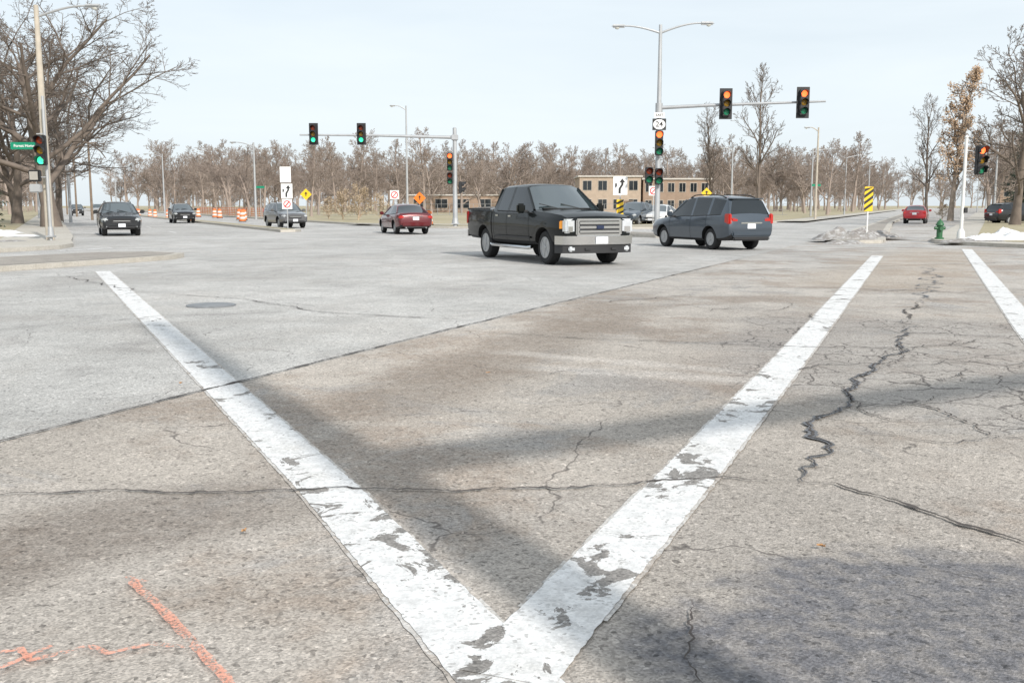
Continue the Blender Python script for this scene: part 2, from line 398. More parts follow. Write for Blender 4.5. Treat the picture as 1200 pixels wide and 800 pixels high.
def spray_mat():
    m,t,b=newmat('orange_spray'); p=t.pos(); n=t.noise(p,70,3,.7,0,True); n2=t.noise(p,7,3,.5,0,True)
    t.l.new(t.scale((.80,.36,.25),t.mr(n,.3,.7,.8,1.1)),b.inputs['Base Color']); b.inputs['Roughness'].default_value=.8
    a=t.mr(t.math('ADD',n,t.math('MULTIPLY',t.math('SUBTRACT',n2,.5),.6)),.42,.60,0,.75); t.l.new(a,b.inputs['Alpha']); return m
SP=spray_mat()
ribbon('spray_mark',[(-1.42,3.56),(-1.18,3.25),(-.83,2.76),(-.75,2.6)],.035,.016,SP,.004,.03,2)
ribbon('spray_mark',[(-1.46,3.60),(-1.36,3.55)],.02,.017,SP,.004,.03,2)
ribbon('spray_mark',[(-1.75,2.9),(-1.55,2.98),(-1.48,2.90),(-1.34,3.0),(-1.26,2.95),(-1.15,3.02),(-1.03,2.99)],.024,.018,SP,.004,.02,3)
ribbon('spray_mark',[(-1.6,2.75),(-1.46,3.0)],.022,.019,SP,.004,.02,4)
b=MB(); IRON=mat('cast_iron',(.22,.23,.24),.7,.2,.2,12)
b.lathe([(.34,.002),(.34,.016),(.31,.018)],IRON,32); b.lathe([(.29,.019),(.285,.024)],IRON,32); b.obj('manhole_cover',loc=(-4.25,14.0,0))
LV=mat('fallen_leaf',(.40,.22,.10),.8,0,.3,30)
rr=random.Random(9)
for (x,y) in [(1.27,3.93),(-1.15,4.12),(-.2,8.2),(2.4,3.4),(-2.6,7.7),(3.3,5.9)]:
    bm=MB(); a=rr.uniform(0,6.28); pl=[]
    for k in range(11):
        r=(.014 if k%2 else .026)*rr.uniform(.7,1); th=k/11*6.28; pl.append((r*math.cos(th),.65*r*math.sin(th),.004+.012*rr.random()))
    bm.add([(0,0,.003)]+pl,[(0,1+k,1+(k+1)%11) for k in range(11)],LV,False); bm.obj('fallen_leaf',loc=(x,y,.016),rz=a)

def mound(name,loc,sx,sy,h,m,seed,rz=0):
    n=30; vs=[];fs=[]
    for i in range(n+1):
        for j in range(n+1):
            u=i/n*2-1; v=j/n*2-1; r=math.hypot(u,v)
            z=max(0,1-r**2)**.7*h*(.55+.7*mnoise.noise(Vector((u*1.6,v*1.6,seed)))+.35*mnoise.noise(Vector((u*4,v*4,seed)))+.16*mnoise.noise(Vector((u*11,v*11,seed))))-.02
            vs.append((u*sx,v*sy,z))
    for i in range(n):
        for j in range(n): a=i*(n+1)+j; fs.append((a,a+1,a+n+2,a+n+1))
    b=MB(); b.add(vs,fs,m,True); return b.obj(name,loc=loc,rz=rz)
mound('dirty_snow_pile',(13.0,38.9,.12),1.3,.8,.55,DIRT,1)
mound('dirty_snow_pile',(14.6,41.4,.12),2.0,.8,.40,DIRT,2,.4)
mound('dirty_snow_pile',(12.4,37.2,.0),1.2,.5,.2,DIRT,5,.4)
mound('snow_pile',(18.4,37.6,.13),1.5,.7,.5,SNOW,3)
mound('snow_pile',(16.6,35.9,.12),1.3,.5,.16,DIRT,7)
mound('snow_pile',(19.4,35.6,.13),1.3,.6,.35,DIRT,8)
mound('snow_pile',(-21.5,41.5,.13),1.8,.5,.2,SNOW,4,.5)
mound('snow_pile',(-24.2,46.5,.13),1.6,.6,.25,SNOW,6,.8)
mound('gravel_heap',(-19.5,35,.13),2.4,.8,.14,DIRT,9,.6)

# ------------------------------------------------------------------ trees
def gen_tree(seed,H,r0,nch,lenf,ang,clear=.22,up=.25,leader=.8,tw=.012,mat_=BARK,leaf=None,leafn=0,leafs=.1,wb=.2):
    rr=random.Random(seed); b=MB(); V=[];F=[];tips=[]
    def ring(p,d,r,n):
        a=Vector((0,0,1)) if abs(d.z)<.95 else Vector((1,0,0)); x=d.cross(a).normalized(); y=d.cross(x); o=len(V)
        for k in range(n):
            t=6.2832*k/n; V.append(p+x*(math.cos(t)*r)+y*(math.sin(t)*r))
        return o
    last=len(nch)
    def br(p,d,L,r,lv):
        n=9 if lv==0 else (5 if lv==1 else 3); ns=7 if lv==0 else (6 if lv==1 else (4 if lv==2 else (3 if lv<last else 2)))
        rt=max(tw*.6,r*(.35 if lv else .3)); pts=[(p.copy(),d.copy(),r*(1.35 if lv==0 else 1))]; o=ring(p,d,pts[0][2],n)
        wob=.06 if lv==0 else wb
        for i in range(ns):
            d=(d+Vector((rr.gauss(0,wob),rr.gauss(0,wob),rr.gauss(0,wob)+(up*.25 if lv else 0)))).normalized()
            p=p+d*(L/ns); ri=r+(rt-r)*((i+1)/ns)
            o2=ring(p,d,max(ri,tw*(.5 if (lv==last and i==ns-1) else 1)),n)
            for k in range(n): F.append((o+k,o+(k+1)%n,o2+(k+1)%n,o2+k))
            o=o2; pts.append((p.copy(),d.copy(),ri))
        if lv>=last: tips.append((p.copy(),pts[1][0].copy())); return
        c=nch[lv]; az=rr.uniform(0,6.28); t0=clear if lv==0 else .15
        for k in range(c):
            t=t0+(1-t0)*(k+rr.uniform(.2,.9))/c; f=t*ns; i=min(int(f),ns-1); q=pts[i][0].lerp(pts[i+1][0],f-i); dd=pts[i][1]; rq=pts[i][2]+(pts[i+1][2]-pts[i][2])*(f-i)
            az+=2.4+rr.uniform(-.4,.4); a=Vector((0,0,1)) if abs(dd.z)<.95 else Vector((1,0,0)); x=dd.cross(a).normalized(); y=dd.cross(x)
            an=math.radians(ang[min(lv,len(ang)-1)]+rr.uniform(-14,14))*(1-.35*t if lv==0 else 1)
            nd=(dd*math.cos(an)+(x*math.cos(az)+y*math.sin(az))*math.sin(an)).normalized()
            if nd.z<-.25 : nd.z*=.3; nd.normalize()
            LL=L*lenf[min(lv,len(lenf)-1)]*(1.12-.55*t)*rr.uniform(.75,1.2)
            br(q,nd,LL,rq*rr.uniform(.5,.72),lv+1)
    br(Vector((0,0,-.1)),Vector((0,0,1)),H*leader,r0,0)
    b.add([tuple(v) for v in V],F,mat_,True)
    if leaf:
        lv=[];lf=[]
        for (p,q) in tips:
            for k in range(leafn):
                c=q.lerp(p,rr.uniform(.2,1.1))+Vector((rr.gauss(0,leafs),rr.gauss(0,leafs),rr.gauss(0,leafs)))
                u=Vector((rr.gauss(0,1),rr.gauss(0,1),rr.gauss(0,1))).normalized()*leafs*rr.uniform(.5,1); w=u.orthogonal().normalized()*leafs*.6
                o=len(lv); lv+= [tuple(c-u),tuple(c+w),tuple(c+u),tuple(c-w)]; lf.append((o,o+1,o+2,o+3))
        b.add(lv,lf,leaf,False)
    me=bpy.data.meshes.new('tree_mesh'); me.from_pydata(b.v,[],b.f)
    for m in b.mats: me.materials.append(m)
    me.polygons.foreach_set('material_index',b.mi); me.polygons.foreach_set('use_smooth',b.sm); me.update(); return me
def put(name,me,loc,rz=0,s=1.,parent=None,sz=None):
    o=bpy.data.objects.new(name,me); COL.objects.link(o); o.location=loc; o.rotation_euler=(0,0,rz); o.scale=(s,s,sz or s)
    if parent: o.parent=parent
    return o
hero=gen_tree(11,13.,.36,[12,8,7,6,4],[.92,.55,.5,.45,.45],[66,44,42,45],.24,.16,.66,.009,wb=.13)
put('bare_tree',hero,(-28.0,61,.1),.6,1.40,sz=1.16)
big2=gen_tree(12,12,.30,[9,7,6,5,3],[.7,.52,.5,.48],[52,42,42],.22,.25,.72,.014,wb=.14)
put('bare_tree',big2,(-36.5,74,.1),1.); put('bare_tree',big2,(-38,84,.1),3.,1.05); put('bare_tree',hero,(-35.5,72,.1),2.6,1.0)
put('bare_tree',big2,(33.6,67,.1),2.,1.02); put('bare_tree',big2,(40,76,.1),4.,1.05)
slim=gen_tree(21,15,.24,[13,7,5,4],[.34,.5,.5,.5],[42,38,40],.2,.5,.95,.018,BARK,wb=.12)
put('bare_tree',slim,(29.6,121,.1),0,1.05); put('bare_tree',slim,(25.5,128,.1),2,.82); put('bare_tree',slim,(47.5,115,.1),2.5,.8)
oak=gen_tree(31,12,.22,[16,7,5],[.27,.5,.5],[38,38,42],.15,.6,.98,.02,BARKP,LEAF,8,.13,wb=.14)
put('oak_tree_with_withered_leaves',oak,(40.2,92,.1),0,1.05)
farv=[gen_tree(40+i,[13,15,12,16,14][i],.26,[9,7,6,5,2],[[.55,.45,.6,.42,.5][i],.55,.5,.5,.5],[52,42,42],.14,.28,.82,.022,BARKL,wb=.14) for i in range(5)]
shrub=gen_tree(60,3.2,.07,[10,7,5],[.75,.55,.5],[48,40,40],.03,.4,.6,.012,STRAW,STRAW,3,.07)
def on_road(x,y,mg=2.):
    if y<600 and -23.6-.457*(y-53)-mg<x<-8.4-.467*(y-66.6)+mg: return True
    if y<600 and 20.1+.42*(y-78.7)-mg<x<35+.47*(y-78)+mg+2: return True
    return False
belt=empty('distant_tree_belt'); rr=random.Random(3)
for (ya,yb,n,sa,sb) in [(160,200,26,.7,1.),(205,260,95,.85,1.15),(260,330,120,.9,1.25),(330,440,110,1.,1.5)]:
    for k in range(n):
        y=rr.uniform(ya,yb); x=y*(-.56+1.12*(k+rr.random())/n)
        if on_road(x,y,3): continue
        if 4<x<44 and y<190: continue
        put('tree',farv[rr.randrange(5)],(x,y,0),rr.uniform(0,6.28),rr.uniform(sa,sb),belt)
for k in range(110):
    x=rr.uniform(-120,120); y=rr.uniform(200,240)
    if not on_road(x,y,2): put('tree',farv[rr.randrange(5)],(x,y,0),rr.uniform(0,6.28),rr.uniform(.3,.5),belt)
for k in range(70):
    x=rr.uniform(-360,360); put('tree',farv[k%5],(x,rr.uniform(601,680),-.06),rr.uniform(0,6),1.7,belt)
for (x,y,s) in [(-48,108,.75),(-55,118,.85),(-62,135,.8),(-44,96,.7),(-75,150,.9),(-52,98,.8),(-30,115,.62),(-36,128,.7),(-24,120,.6),(-17,112,.62),(-42,150,.75),(-27,140,.7),(-12,150,.75),(-5,160,.75),
                (50,105,.8),(55,110,.8),(60,125,.8),(49,84,.75),(53,78,.95),(40,125,.7),(44,140,.8),(33,150,.8),(70,140,.8),(58,96,.9),(46,88,.8),(44,80,.7)]:
    if on_road(x,y,.3): continue
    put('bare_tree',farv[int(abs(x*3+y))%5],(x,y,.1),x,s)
for (x,y,s) in [(-15.5,92,1.05),(-13.8,90,1.2),(-12.2,93,.9),(-17.5,96,.8),(-9.5,98,.6),(42,98,.6)]:
    put('dry_shrub',shrub,(x,y,.1),x,s)
def conifer(seed,H,Rb,n=150):
    rr=random.Random(seed); b=MB(); b.tube([(0,0,-.1),(0,0,H*.5),(0,0,H*.97)],[.2,.12,.03],BARK,7)
    vs=[];fs=[]
    for k in range(n):
        t=(k+rr.random())/n; z=H*(.06+.94*t); L=Rb*(1-t)**.8*rr.uniform(.7,1.15)+.15; az=k*2.4+rr.uniform(-.3,.3)
        dx,dy=math.cos(az),math.sin(az); dr=-.28+.3*t
        b.tube([(0,0,z),(dx*L,dy*L,z+dr*L)],[.03,.008],BARK,3,False)
        for j in range(int(26*L/Rb)+8):
            f=rr.uniform(.15,1.05); c=Vector((dx*L*f,dy*L*f,z+dr*L*f))+Vector((rr.gauss(0,.12),rr.gauss(0,.12),rr.gauss(0,.07)-.05))
            u=(Vector((dx,dy,-.4))+Vector((rr.gauss(0,.6),rr.gauss(0,.6),rr.gauss(0,.3)))).normalized()*rr.uniform(.15,.3); w=u.orthogonal().normalized()*.05
            o=len(vs); vs+=[tuple(c-u*.5-w),tuple(c-u*.5+w),tuple(c+u)]; fs.append((o,o+1,o+2))
    b.add(vs,fs,NEED,False); me=bpy.data.meshes.new('conifer'); me.from_pydata(b.v,[],b.f)
    for m in b.mats: me.materials.append(m)
    me.polygons.foreach_set('material_index',b.mi); me.update(); return me
con=conifer(1,10,2.4,200)
put('spruce_tree',con,(-32.6,59.5,.1),0,1.05); put('spruce_tree',con,(44.2,86,.1),1,1.0)

# ------------------------------------------------------------------ street furniture
def head(b,c,lit,rz=0,n=3,backplate=False):
    """signal head centred at c facing -Y rotated rz"""
    old=b.M.copy(); b.M=b.M@Matrix.Translation(c)@Matrix.Rotation(rz,4,'Z')
    h=.36*n
    b.box((0,.0,0),(.34,.2,h),BLK,bev=.03)
    if backplate: b.box((0,.06,0),(.56,.02,h+.24),BLK,bev=.01)
    cols={'r':((.9,.12,.03),3.2),'y':((.9,.5,.03),2),'g':((.05,.8,.40),1.4)}
    for i in range(n):
        z=h/2-.18-.36*i; k='ryg'[i] if n==3 else 'rg'[i]
        on=(k==lit); c3,e=cols[k]
        m=mat('signal_lens_%s_%s'%(k,on),tuple(.25*q for q in c3) if not on else c3,.3,emit=c3 if on else None,es=e if on else 0)
        b.lathe([(.135,-.105),(.10,-.125),(.04,-.135)],m,16,'Y',(0,0,z))
        vs=[];fs=[];N=13
        for a in range(N):
            t=math.radians(-35+250*a/(N-1)); vs+= [(.15*math.cos(t),-.1,z+.15*math.sin(t)),(.155*math.cos(t),-.1-(.24 if 2<a<10 else .14),z+.15*math.sin(t)),(.162*math.cos(t),-.1,z+.162*math.sin(t)),(.167*math.cos(t),-.1-(.24 if 2<a<10 else .14),z+.162*math.sin(t))]
        for a in range(N-1):
            q=a*4; fs+=[(q,q+1,q+5,q+4),(q+2,q+3,q+7,q+6),(q+1,q+3,q+7,q+5)]
        b.add(vs,fs,BLK)
    b.M=old
def base_plate(b,r=.2): b.box((0,0,.15),(r*2,r*2,.06),STEEL,bev=.01); b.lathe([(r*.8,.18),(r*.65,.5)],STEEL,12)
def sheet_sign(b,c,w,h,m,y=-.0): b.box(c,(w,.012,h),m,bev=.004)
def text(s,size,loc,parent,m,rz=0):
    cu=bpy.data.curves.new('sign_text','FONT'); cu.body=s; cu.size=size; cu.align_x='CENTER'; cu.align_y='CENTER'; cu.extrude=.002; cu.offset=.002; cu.materials.append(m)
    o=bpy.data.objects.new('lettering',cu); COL.objects.link(o); o.parent=parent; o.location=loc; o.rotation_euler=(math.radians(90),0,rz); return o
def lamp_arm(b,z,x0,L,rise,m,dirx=1,lum=True):
    pts=[]
    for i in range(9):
        t=i/8; pts.append((x0+dirx*L*t,0,z+rise*math.sin(t*math.pi/2)))
    b.tube(pts,[.05-.015*i/8 for i in range(9)],m,8)
    e=pts[-1]
    LUM=mat('luminaire_grey',(.45,.46,.47),.5,.3)
    b.box((e[0]+dirx*.28,0,e[2]-.01),(.62,.26,.13),LUM,bev=.06)
    b.lathe([(.11,-.07),(.08,-.13),(.02,-.15)],mat('lamp_glass',(.6,.6,.55),.2),12,'Z',(e[0]+dirx*.35,0,e[2]))

E=empty('street_lamp',(-17.35,37.6,.13)); b=MB()
b.tube([(0,0,0),(0,0,4),(0,0,8.5)],[.16,.13,.085],POLEC,14); lamp_arm(b,8.1,.05,1.75,.38,STEEL,1); b.obj('pole_and_arm',E)
E=empty('traffic_signal',(-17.0,36.9,.13)); b=MB()
b.tube([(0,0,0),(0,0,5.2)],[.06,.05],STEEL,10); base_plate(b,.14)
b.tube([(-.0,0,3.85),(-.3,0,3.85)],.025,STEEL,6); b.tube([(0,0,3.0),(-.1,-.22,3.0)],.025,STEEL,6)
head(b,(-.02,-.28,3.25),'g'); 
b.box((-.42,-.05,2.35),(.4,.22,.42),BLK,bev=.03); b.box((-.42,-.05,1.9),(.4,.22,.3),STEEL,bev=.03); b.box((-.42,-.17,2.35),(.3,.02,.3),mat('ped_lens',(.35,.33,.3),.4),bev=.003)
b.tube([(0,0,2.3),(-.42,0,2.3)],.025,STEEL,6)
b.box((-.72,-.1,3.42),(1.0,.02,.26),SG,bev=.004); b.tube([(0,-.08,3.42),(-1.1,-.08,3.42)],.018,STEEL,6)
b.obj('post_and_heads',E); text('Forest Home',.14,(-.72,-.118,3.42),E,SW)
E=empty('traffic_signal_mast_with_street_lamp',(6.5,45,.13)); b=MB()
b.tube([(0,0,0),(0,0,5.8),(0,0,9.1)],[.13,.10,.07],STEEL,12); base_plate(b)
lamp_arm(b,8.75,0,1.55,.30,STEEL,-1); lamp_arm(b,8.75,0,1.75,.42,STEEL,1)
adir=Vector((1,-.16,0)).normalized()
b.tube([(0,0,5.55),adir*2+Vector((0,0,5.62)),adir*7.1+Vector((0,0,5.72))],[.085,.075,.045],STEEL,10)
b.lathe([(.16,5.35),(.16,5.75)],STEEL,12)
for d in (2.85,6.1):
    p=adir*d; b.tube([(p.x,p.y,5.6),(p.x,p.y-.16,5.6)],.03,STEEL,6); head(b,(p.x,p.y-.24,5.66),'r',backplate=True,rz=.0)
head(b,(-.02,-.32,4.0),'r'); head(b,(.0,-.3,2.55),'',0,2); head(b,(-.42,-.2,2.6),'',0,2)
b.tube([(0,0,2.6),(-.42,0,2.6)],.025,STEEL,6); b.tube([(0,0,4.1),(0,-.3,4.1)],.03,STEEL,6)
b.box((0,-.16,5.22),(.46,.015,.24),SW,bev=.003); b.box((0,-.16,4.82),(.6,.015,.5),SB,bev=.003)
pl=[(.27*math.cos(t),4.82+.22*math.sin(t)) for t in [i/20*6.283 for i in range(20)]]
b.vpoly(pl,-.175,SW)
b.obj('pole_arms_and_heads',E); text('EAST',.15,(0,-.171,5.22),E,SB); text('24',.33,(0,-.181,4.82),E,SB)
def mast(loc,ht,L,dx,headsat,lit='g',rz=0.,armz=None,rp=.16,ra=.11,rb=.05):
    E=empty('traffic_signal_mast',loc,rz); b=MB(); az=armz or ht-.7
    b.tube([(0,0,0),(0,0,ht)],[rp,rp*.75],STEEL,14); base_plate(b,.26); b.lathe([(rp*.8,ht),(rp*.5,ht+.06)],STEEL,12)
    b.tube([(0,0,az),(dx*L*.5,0,az+.12),(dx*L,0,az+.16)],[ra,(ra+rb)/2,rb],STEEL,10); b.box((0,0,az),(.42,.42,.34),STEEL,bev=.04)
    for d in headsat: b.tube([(dx*d,0,az+.14),(dx*d,-.2,az+.14)],.03,STEEL,6); head(b,(dx*d,-.22,az+.2),lit,backplate=True)
    return E,b
E,b=mast((-3.55,62.8,.13),6.0,9.6,-1,(5.75,8.7),armz=5.45)
head(b,(-.3,-.2,3.95),'r'); head(b,(-.3,-.2,2.95),'',0,2); b.tube([(0,0,3.95),(-.3,-.1,3.95)],.03,STEEL,6); b.tube([(0,0,3.0),(-.3,-.1,3.0)],.03,STEEL,6)
head(b,(.33,0,2.4),'',1.57,2)
b.obj('pole_arm_and_heads',E)
# corner mast behind the camera station (casts the long shadows)
E,b=mast((2.75,-1.35,.13),9.6,10.5,1,(8.8,10.2),lit='r',rz=.46,armz=4.75,rp=.22,ra=.17,rb=.13)
b.obj('pole_arm_and_heads',E)
E=empty('traffic_signal',(16.95,37.8,.13)); b=MB(); b.tube([(0,0,0),(0,0,3.75)],[.065,.06],WHITEP,12); b.lathe([(.15,0),(.14,.28),(.08,.4)],WHITEP,12); b.lathe([(.06,3.75),(.075,3.8),(.02,3.88)],WHITEP,12)
head(b,(.50,-.1,2.95),'r',0.25); b.tube([(0,0,3.3),(.5,0,3.3)],.022,STEEL,6); b.tube([(0,0,2.55),(.5,0,2.55)],.022,STEEL,6); b.box((.10,-.06,1.1),(.12,.1,.2),BLK,bev=.01)
b.obj('post_and_head',E)
def hydrant(loc):
    m=mat('hydrant_green',(.03,.12,.05),.5,0,.15); b=MB()
    b.lathe([(.17,0),(.17,.05),(.11,.07),(.11,.5),(.15,.52),(.15,.56),(.13,.6),(.09,.68),(.03,.72),(.03,.77)],m,16)
    b.lathe([(.06,-.2),(.06,.2)],m,12,'X',(0,0,.42)); b.lathe([(.08,-.2),(.08,-.05)],m,12,'Y',(0,0,.40)); b.obj('fire_hydrant',loc=loc)
hydrant((16.4,38.4,.13))
def post(b,h,m=STEEL): b.box((0,.02,h/2),(.05,.03,h),m)
def hazard(loc,rz=0,base=1.0,nm='hazard_marker_sign',h=.95,w=.34):
    E=empty(nm,loc,rz); b=MB(); post(b,base+h,WHITEP); sheet_sign(b,(0,-.005,base+h/2),w,h,SY)
    for k in range(-1,5):
        z0=base+k*.25; pl=[(-w/2,z0),(w/2,z0+.26),(w/2,z0+.38),(-w/2,z0+.12)]
        pl=[(x,min(max(z,base+.01),base+h-.01)) for x,z in pl]
        if len(set(round(p[1],3) for p in pl))>2: b.vpoly(pl,-.018,SB)
    b.obj('panel_and_post',E)
hazard((13.9,39.2,.13),0,1.05)
def keepright(loc,z=1.5,s=1.,extra=None,rz=0):
    E=empty('keep_right_sign',loc,rz); b=MB(); post(b,z+.8*s); sheet_sign(b,(0,-.005,z+.42*s),.66*s,.84*s,SW)
    P=lambda l:[(x*s,z+.42*s+y*s) for x,y in l]
    b.vpoly(P([(-.08,-.34),(.02,-.34),(.02,-.14),(.14,.06),(.14,.16),(.22,.16),(.09,.34),(-.05,.16),(.04,.16),(.04,.07),(-.08,-.12)]),-.018,SB)
    b.vpoly(P([(-.24,.12),(-.16,.12),(-.16,-.02),(-.24,-.1)]),-.018,SB)
    if extra: extra(b)
    b.obj('panel_and_post',E)
def ex1(b):
    sheet_sign(b,(0,-.008,1.15),.32,.8,SY)
    for k in range(3):
        z0=.82+k*.25; b.vpoly([(-.16,z0),(.16,z0+.14),(.16,z0+.24),(-.16,z0+.1)],-.02,SB)
keepright((5.0,46.5,.13),1.75,1,ex1)
def ex2(b):
    sheet_sign(b,(-.05,-.01,2.95),.6,.85,SW); sheet_sign(b,(0,-.008,1.35),.55,.55,SW)
    b.lathe([(.2,-.02),(.2,-.024)],SR,20,'Y',(0,0,1.35)); b.lathe([(.15,-.025),(.15,-.028)],SW,20,'Y',(0,0,1.35)); b.box((0,-.03,1.35),(.06,.006,.34),SR,ry=.7)
keepright((-12.35,55.2,.13),1.66,.95,ex2)
def diamond(loc,z,s,m,name='warning_sign'):
    E=empty(name,loc); b=MB(); post(b,z); b.vpoly([(0,z-s),(s,z),(0,z+s),(-s,z)],-.01,m,.01); b.vpoly([(-.04,z-.3*s),(.04,z-.3*s),(.04,z+.1*s),(.14,z+.1*s),(0,z+.45*s),(-.14,z+.1*s),(-.04,z+.1*s)],-.02,SB); b.obj('panel_and_post',E)
diamond((-17.2,84,.13),2.2,.48,SY); diamond((-9.0,98,.13),2.0,.6,SO,'roadworks_sign'); diamond((14.5,75,.13),2.2,.4,SY)
def nosign(loc,z=2.2):
    E=empty('no_turn_sign',loc); b=MB(); post(b,z+.3); sheet_sign(b,(0,-.005,z),.6,.6,SW); b.lathe([(.24,-.02),(.24,-.024)],SR,20,'Y',(0,0,z)); b.lathe([(.18,-.025),(.18,-.028)],SW,20,'Y',(0,0,z)); b.box((0,-.03,z),(.06,.006,.4),SR,ry=.7)
    b.obj('panel_and_post',E)
nosign((-8.0,68.5,.13),2.0); nosign((9,64,.13),2.2)
def lamp(loc,h,dx,L=1.9,m=STEEL,rz=0):
    E=empty('street_lamp',loc,rz); b=MB(); b.tube([(0,0,0),(0,0,h)],[.12,.07],m,10); lamp_arm(b,h-.4,0,L,.4,m,dx); b.obj('pole_and_arm',E)
lamp((-10.1,97,.13),10.7,-1,1.0); lamp((-23.6,92.5,.13),7.,-1,1.6); lamp((-46,133,.13),8,-1); lamp((-63,160,.13),8.5,-1); lamp((-33,75,.13),7.5,1)
lamp((-49,104,.13),8,1); lamp((36,121,.13),8.,1,2.2); lamp((47,142,.13),8.3,1,2.2); lamp((62,175,.13),8.5,1,2); lamp((29,96,.13),8.6,-1,.8,POLEC); lamp((48,100,.13),8,-1); lamp((66,140,.13),8,-1); lamp((24,110,.13),7.5,-1,.8)
lamp((-40,88,.13),8,1); lamp((88,190,.13),8.5,-1)
b=MB()
for i in range(5):
    x,y=-41-i*14.5,98+i*30.; b.tube([(x,y,0),(x,y,8)],[.13,.09],BRONZ,7); b.box((x,y,7.4),(1.8,.1,.12),BRONZ)
b.obj('utility_poles')
def blade(loc,z=3.0):
    E=empty('street_name_sign',loc); b=MB(); b.tube([(0,0,0),(0,0,z+.1)],.03,STEEL,8); b.box((0,-.03,z),(.9,.015,.22),SG); b.obj('panel_and_post',E)
blade((30.5,101,.13),3.3); blade((-26.5,106,.13),3.2)

BO=mat('barrel_orange',(.72,.20,.06),.6,0,.06); BW=mat('barrel_white',(.66,.64,.60),.5)
def barrel_mesh():
    b=MB(); b.lathe([(.33,0),(.33,.06),(.28,.07)],RUB,14)
    z=.07; r=.275
    for i,m in enumerate([BO,BW,BO,BW,BO]): b.lathe([(r,z),(r-.012,z+.17)],m,14,'Z'); z+=.175; r-=.018
    b.box((0,0,z+.03),(.2,.04,.07),BO,bev=.01); return b.mesh('traffic_barrel')
bm_=barrel_mesh(); rr=random.Random(8)
for k in range(17):
    y=88+k*7; x=-25.3-.467*(y-81)+rr.uniform(-.5,.5)+.8; put('traffic_barrel',bm_,(x,y,.0),0,.95)
for (x,y) in [(-21.5,80),(-23.5,88),(-25,92),(-20.3,85),(-5.5,66.5),(-30,103),(-32,108),(-35,112),(-40,123),(-26,97)]: put('traffic_barrel',bm_,(x,y,.13),0,.95)
b=MB(); pts=[(-23.5,100),(-28,111),(-33,121),(-39,134),(-48,154)]
for (x0,y0),(x1,y1) in zip(pts[:-1],pts[1:]):
    n=8
    for i in range(n):
        x=x0+(x1-x0)*i/n; y=y0+(y1-y0)*i/n; b.box((x,y,.6),(.06,.06,1.1),BW)
    L=math.hypot(x1-x0,y1-y0); a=math.atan2(y1-y0,x1-x0)
    for z in (.3,.5,.7,.9,1.1): b.box(((x0+x1)/2,(y0+y1)/2,z),(L,.02,.11),BO,rz=a)
b.obj('construction_fence')
b=MB(); FG=mat('fence_grey',(.30,.30,.30),.6,.4)
for i in range(40):
    x=-26+i*1.6; b.tube([(x,135,0),(x,135,1.6)],.035,FG,5)
for z in (.2,.85,1.6): b.tube([(-26,135,z),(37,135,z)],.022,FG,5)
b.obj('fence')
b=MB(); DK=mat('dark_fence',(.03,.03,.035),.6)
for i in range(60):
    x=38+i*.22; b.box((x,80+i*.05,.75),(.09,.03,1.25),DK)
for z in (.35,1.2): b.tube([(38,80.05,z),(51,83.05,z)],.04,DK,5)
b.obj('picket_fence')

# ------------------------------------------------------------------ buildings
def building(name,loc,rz,W,D,H,wallm,storeys,nb,roofm,pitched=False,bandm=None,ww=.55,frm=None):
    E=empty(name,loc,rz); b=MB(); b.box((0,0,H/2),(W,D,H),wallm)
    b.obj('walls',E); b=MB()
    if pitched:
        o=.4; vs=[(-W/2-o,-D/2-o,H+.01),(W/2+o,-D/2-o,H+.01),(W/2+o,D/2+o,H+.01),(-W/2-o,D/2+o,H+.01),(-W/2-o,0,H+D*.28),(W/2+o,0,H+D*.28)]
        b.add(vs,[(0,1,5,4),(2,3,4,5),(0,4,3),(1,2,5),(0,3,2,1)],roofm,False)
    else:
        b.box((0,0,H+.13),(W+.5,D+.5,.24),roofm)
    b.obj('roof',E)
    b=MB(); fr=frm or mat('window_frame',(.42,.38,.33),.5); sh=H/storeys; bw=W/nb
    for s in range(storeys):
        for i in range(nb):
            x=-W/2+bw*(i+.5); z=sh*(s+.55); w=bw*ww; h=sh*.5
            b.box((x,-D/2-.01,z),(w+.16,.06,h+.16),fr); b.box((x,-D/2-.03,z),(w,.06,h),GLASS); b.box((x,-D/2-.05,z),(.05,.06,h),fr)
    b.obj('windows',E); b=MB(); b.box((W*.3+bw*.0,-D/2-.05,1.1),(1.3,.14,2.2),BRONZ); b.obj('door',E)
    if bandm: b=MB(); b.box((0,-D/2-.02,H*.52),(W+.02,.05,.3),bandm); b.obj('band',E)
BRK=mat('tan_brick',(.30,.22,.165),.9,0,.12,1.5); BRK2=mat('pale_brick',(.40,.32,.25),.9,0,.1,1.5); RF=mat('flat_roof_edge',(.5,.47,.43),.7); SH=mat('shingle_roof',(.17,.14,.12),.95,0,.2,2); SID=mat('siding',(.50,.48,.43),.8,0,.08,.6)
building('brick_building',(16,170,0),0,10,12,6.0,BRK2,2,4,RF)
building('brick_building',(27,172,0),0,11,14,5.6,BRK,2,6,RF)
building('garage_building',(-9,190,0),0,20,10,3.2,BRK,1,5,RF)
building('house',(98,190,0),-.3,12,9,4.8,BRK,2,4,SH,True)
building('house',(-78,120,0),.3,11,9,4.2,SID,1,3,SH,True)

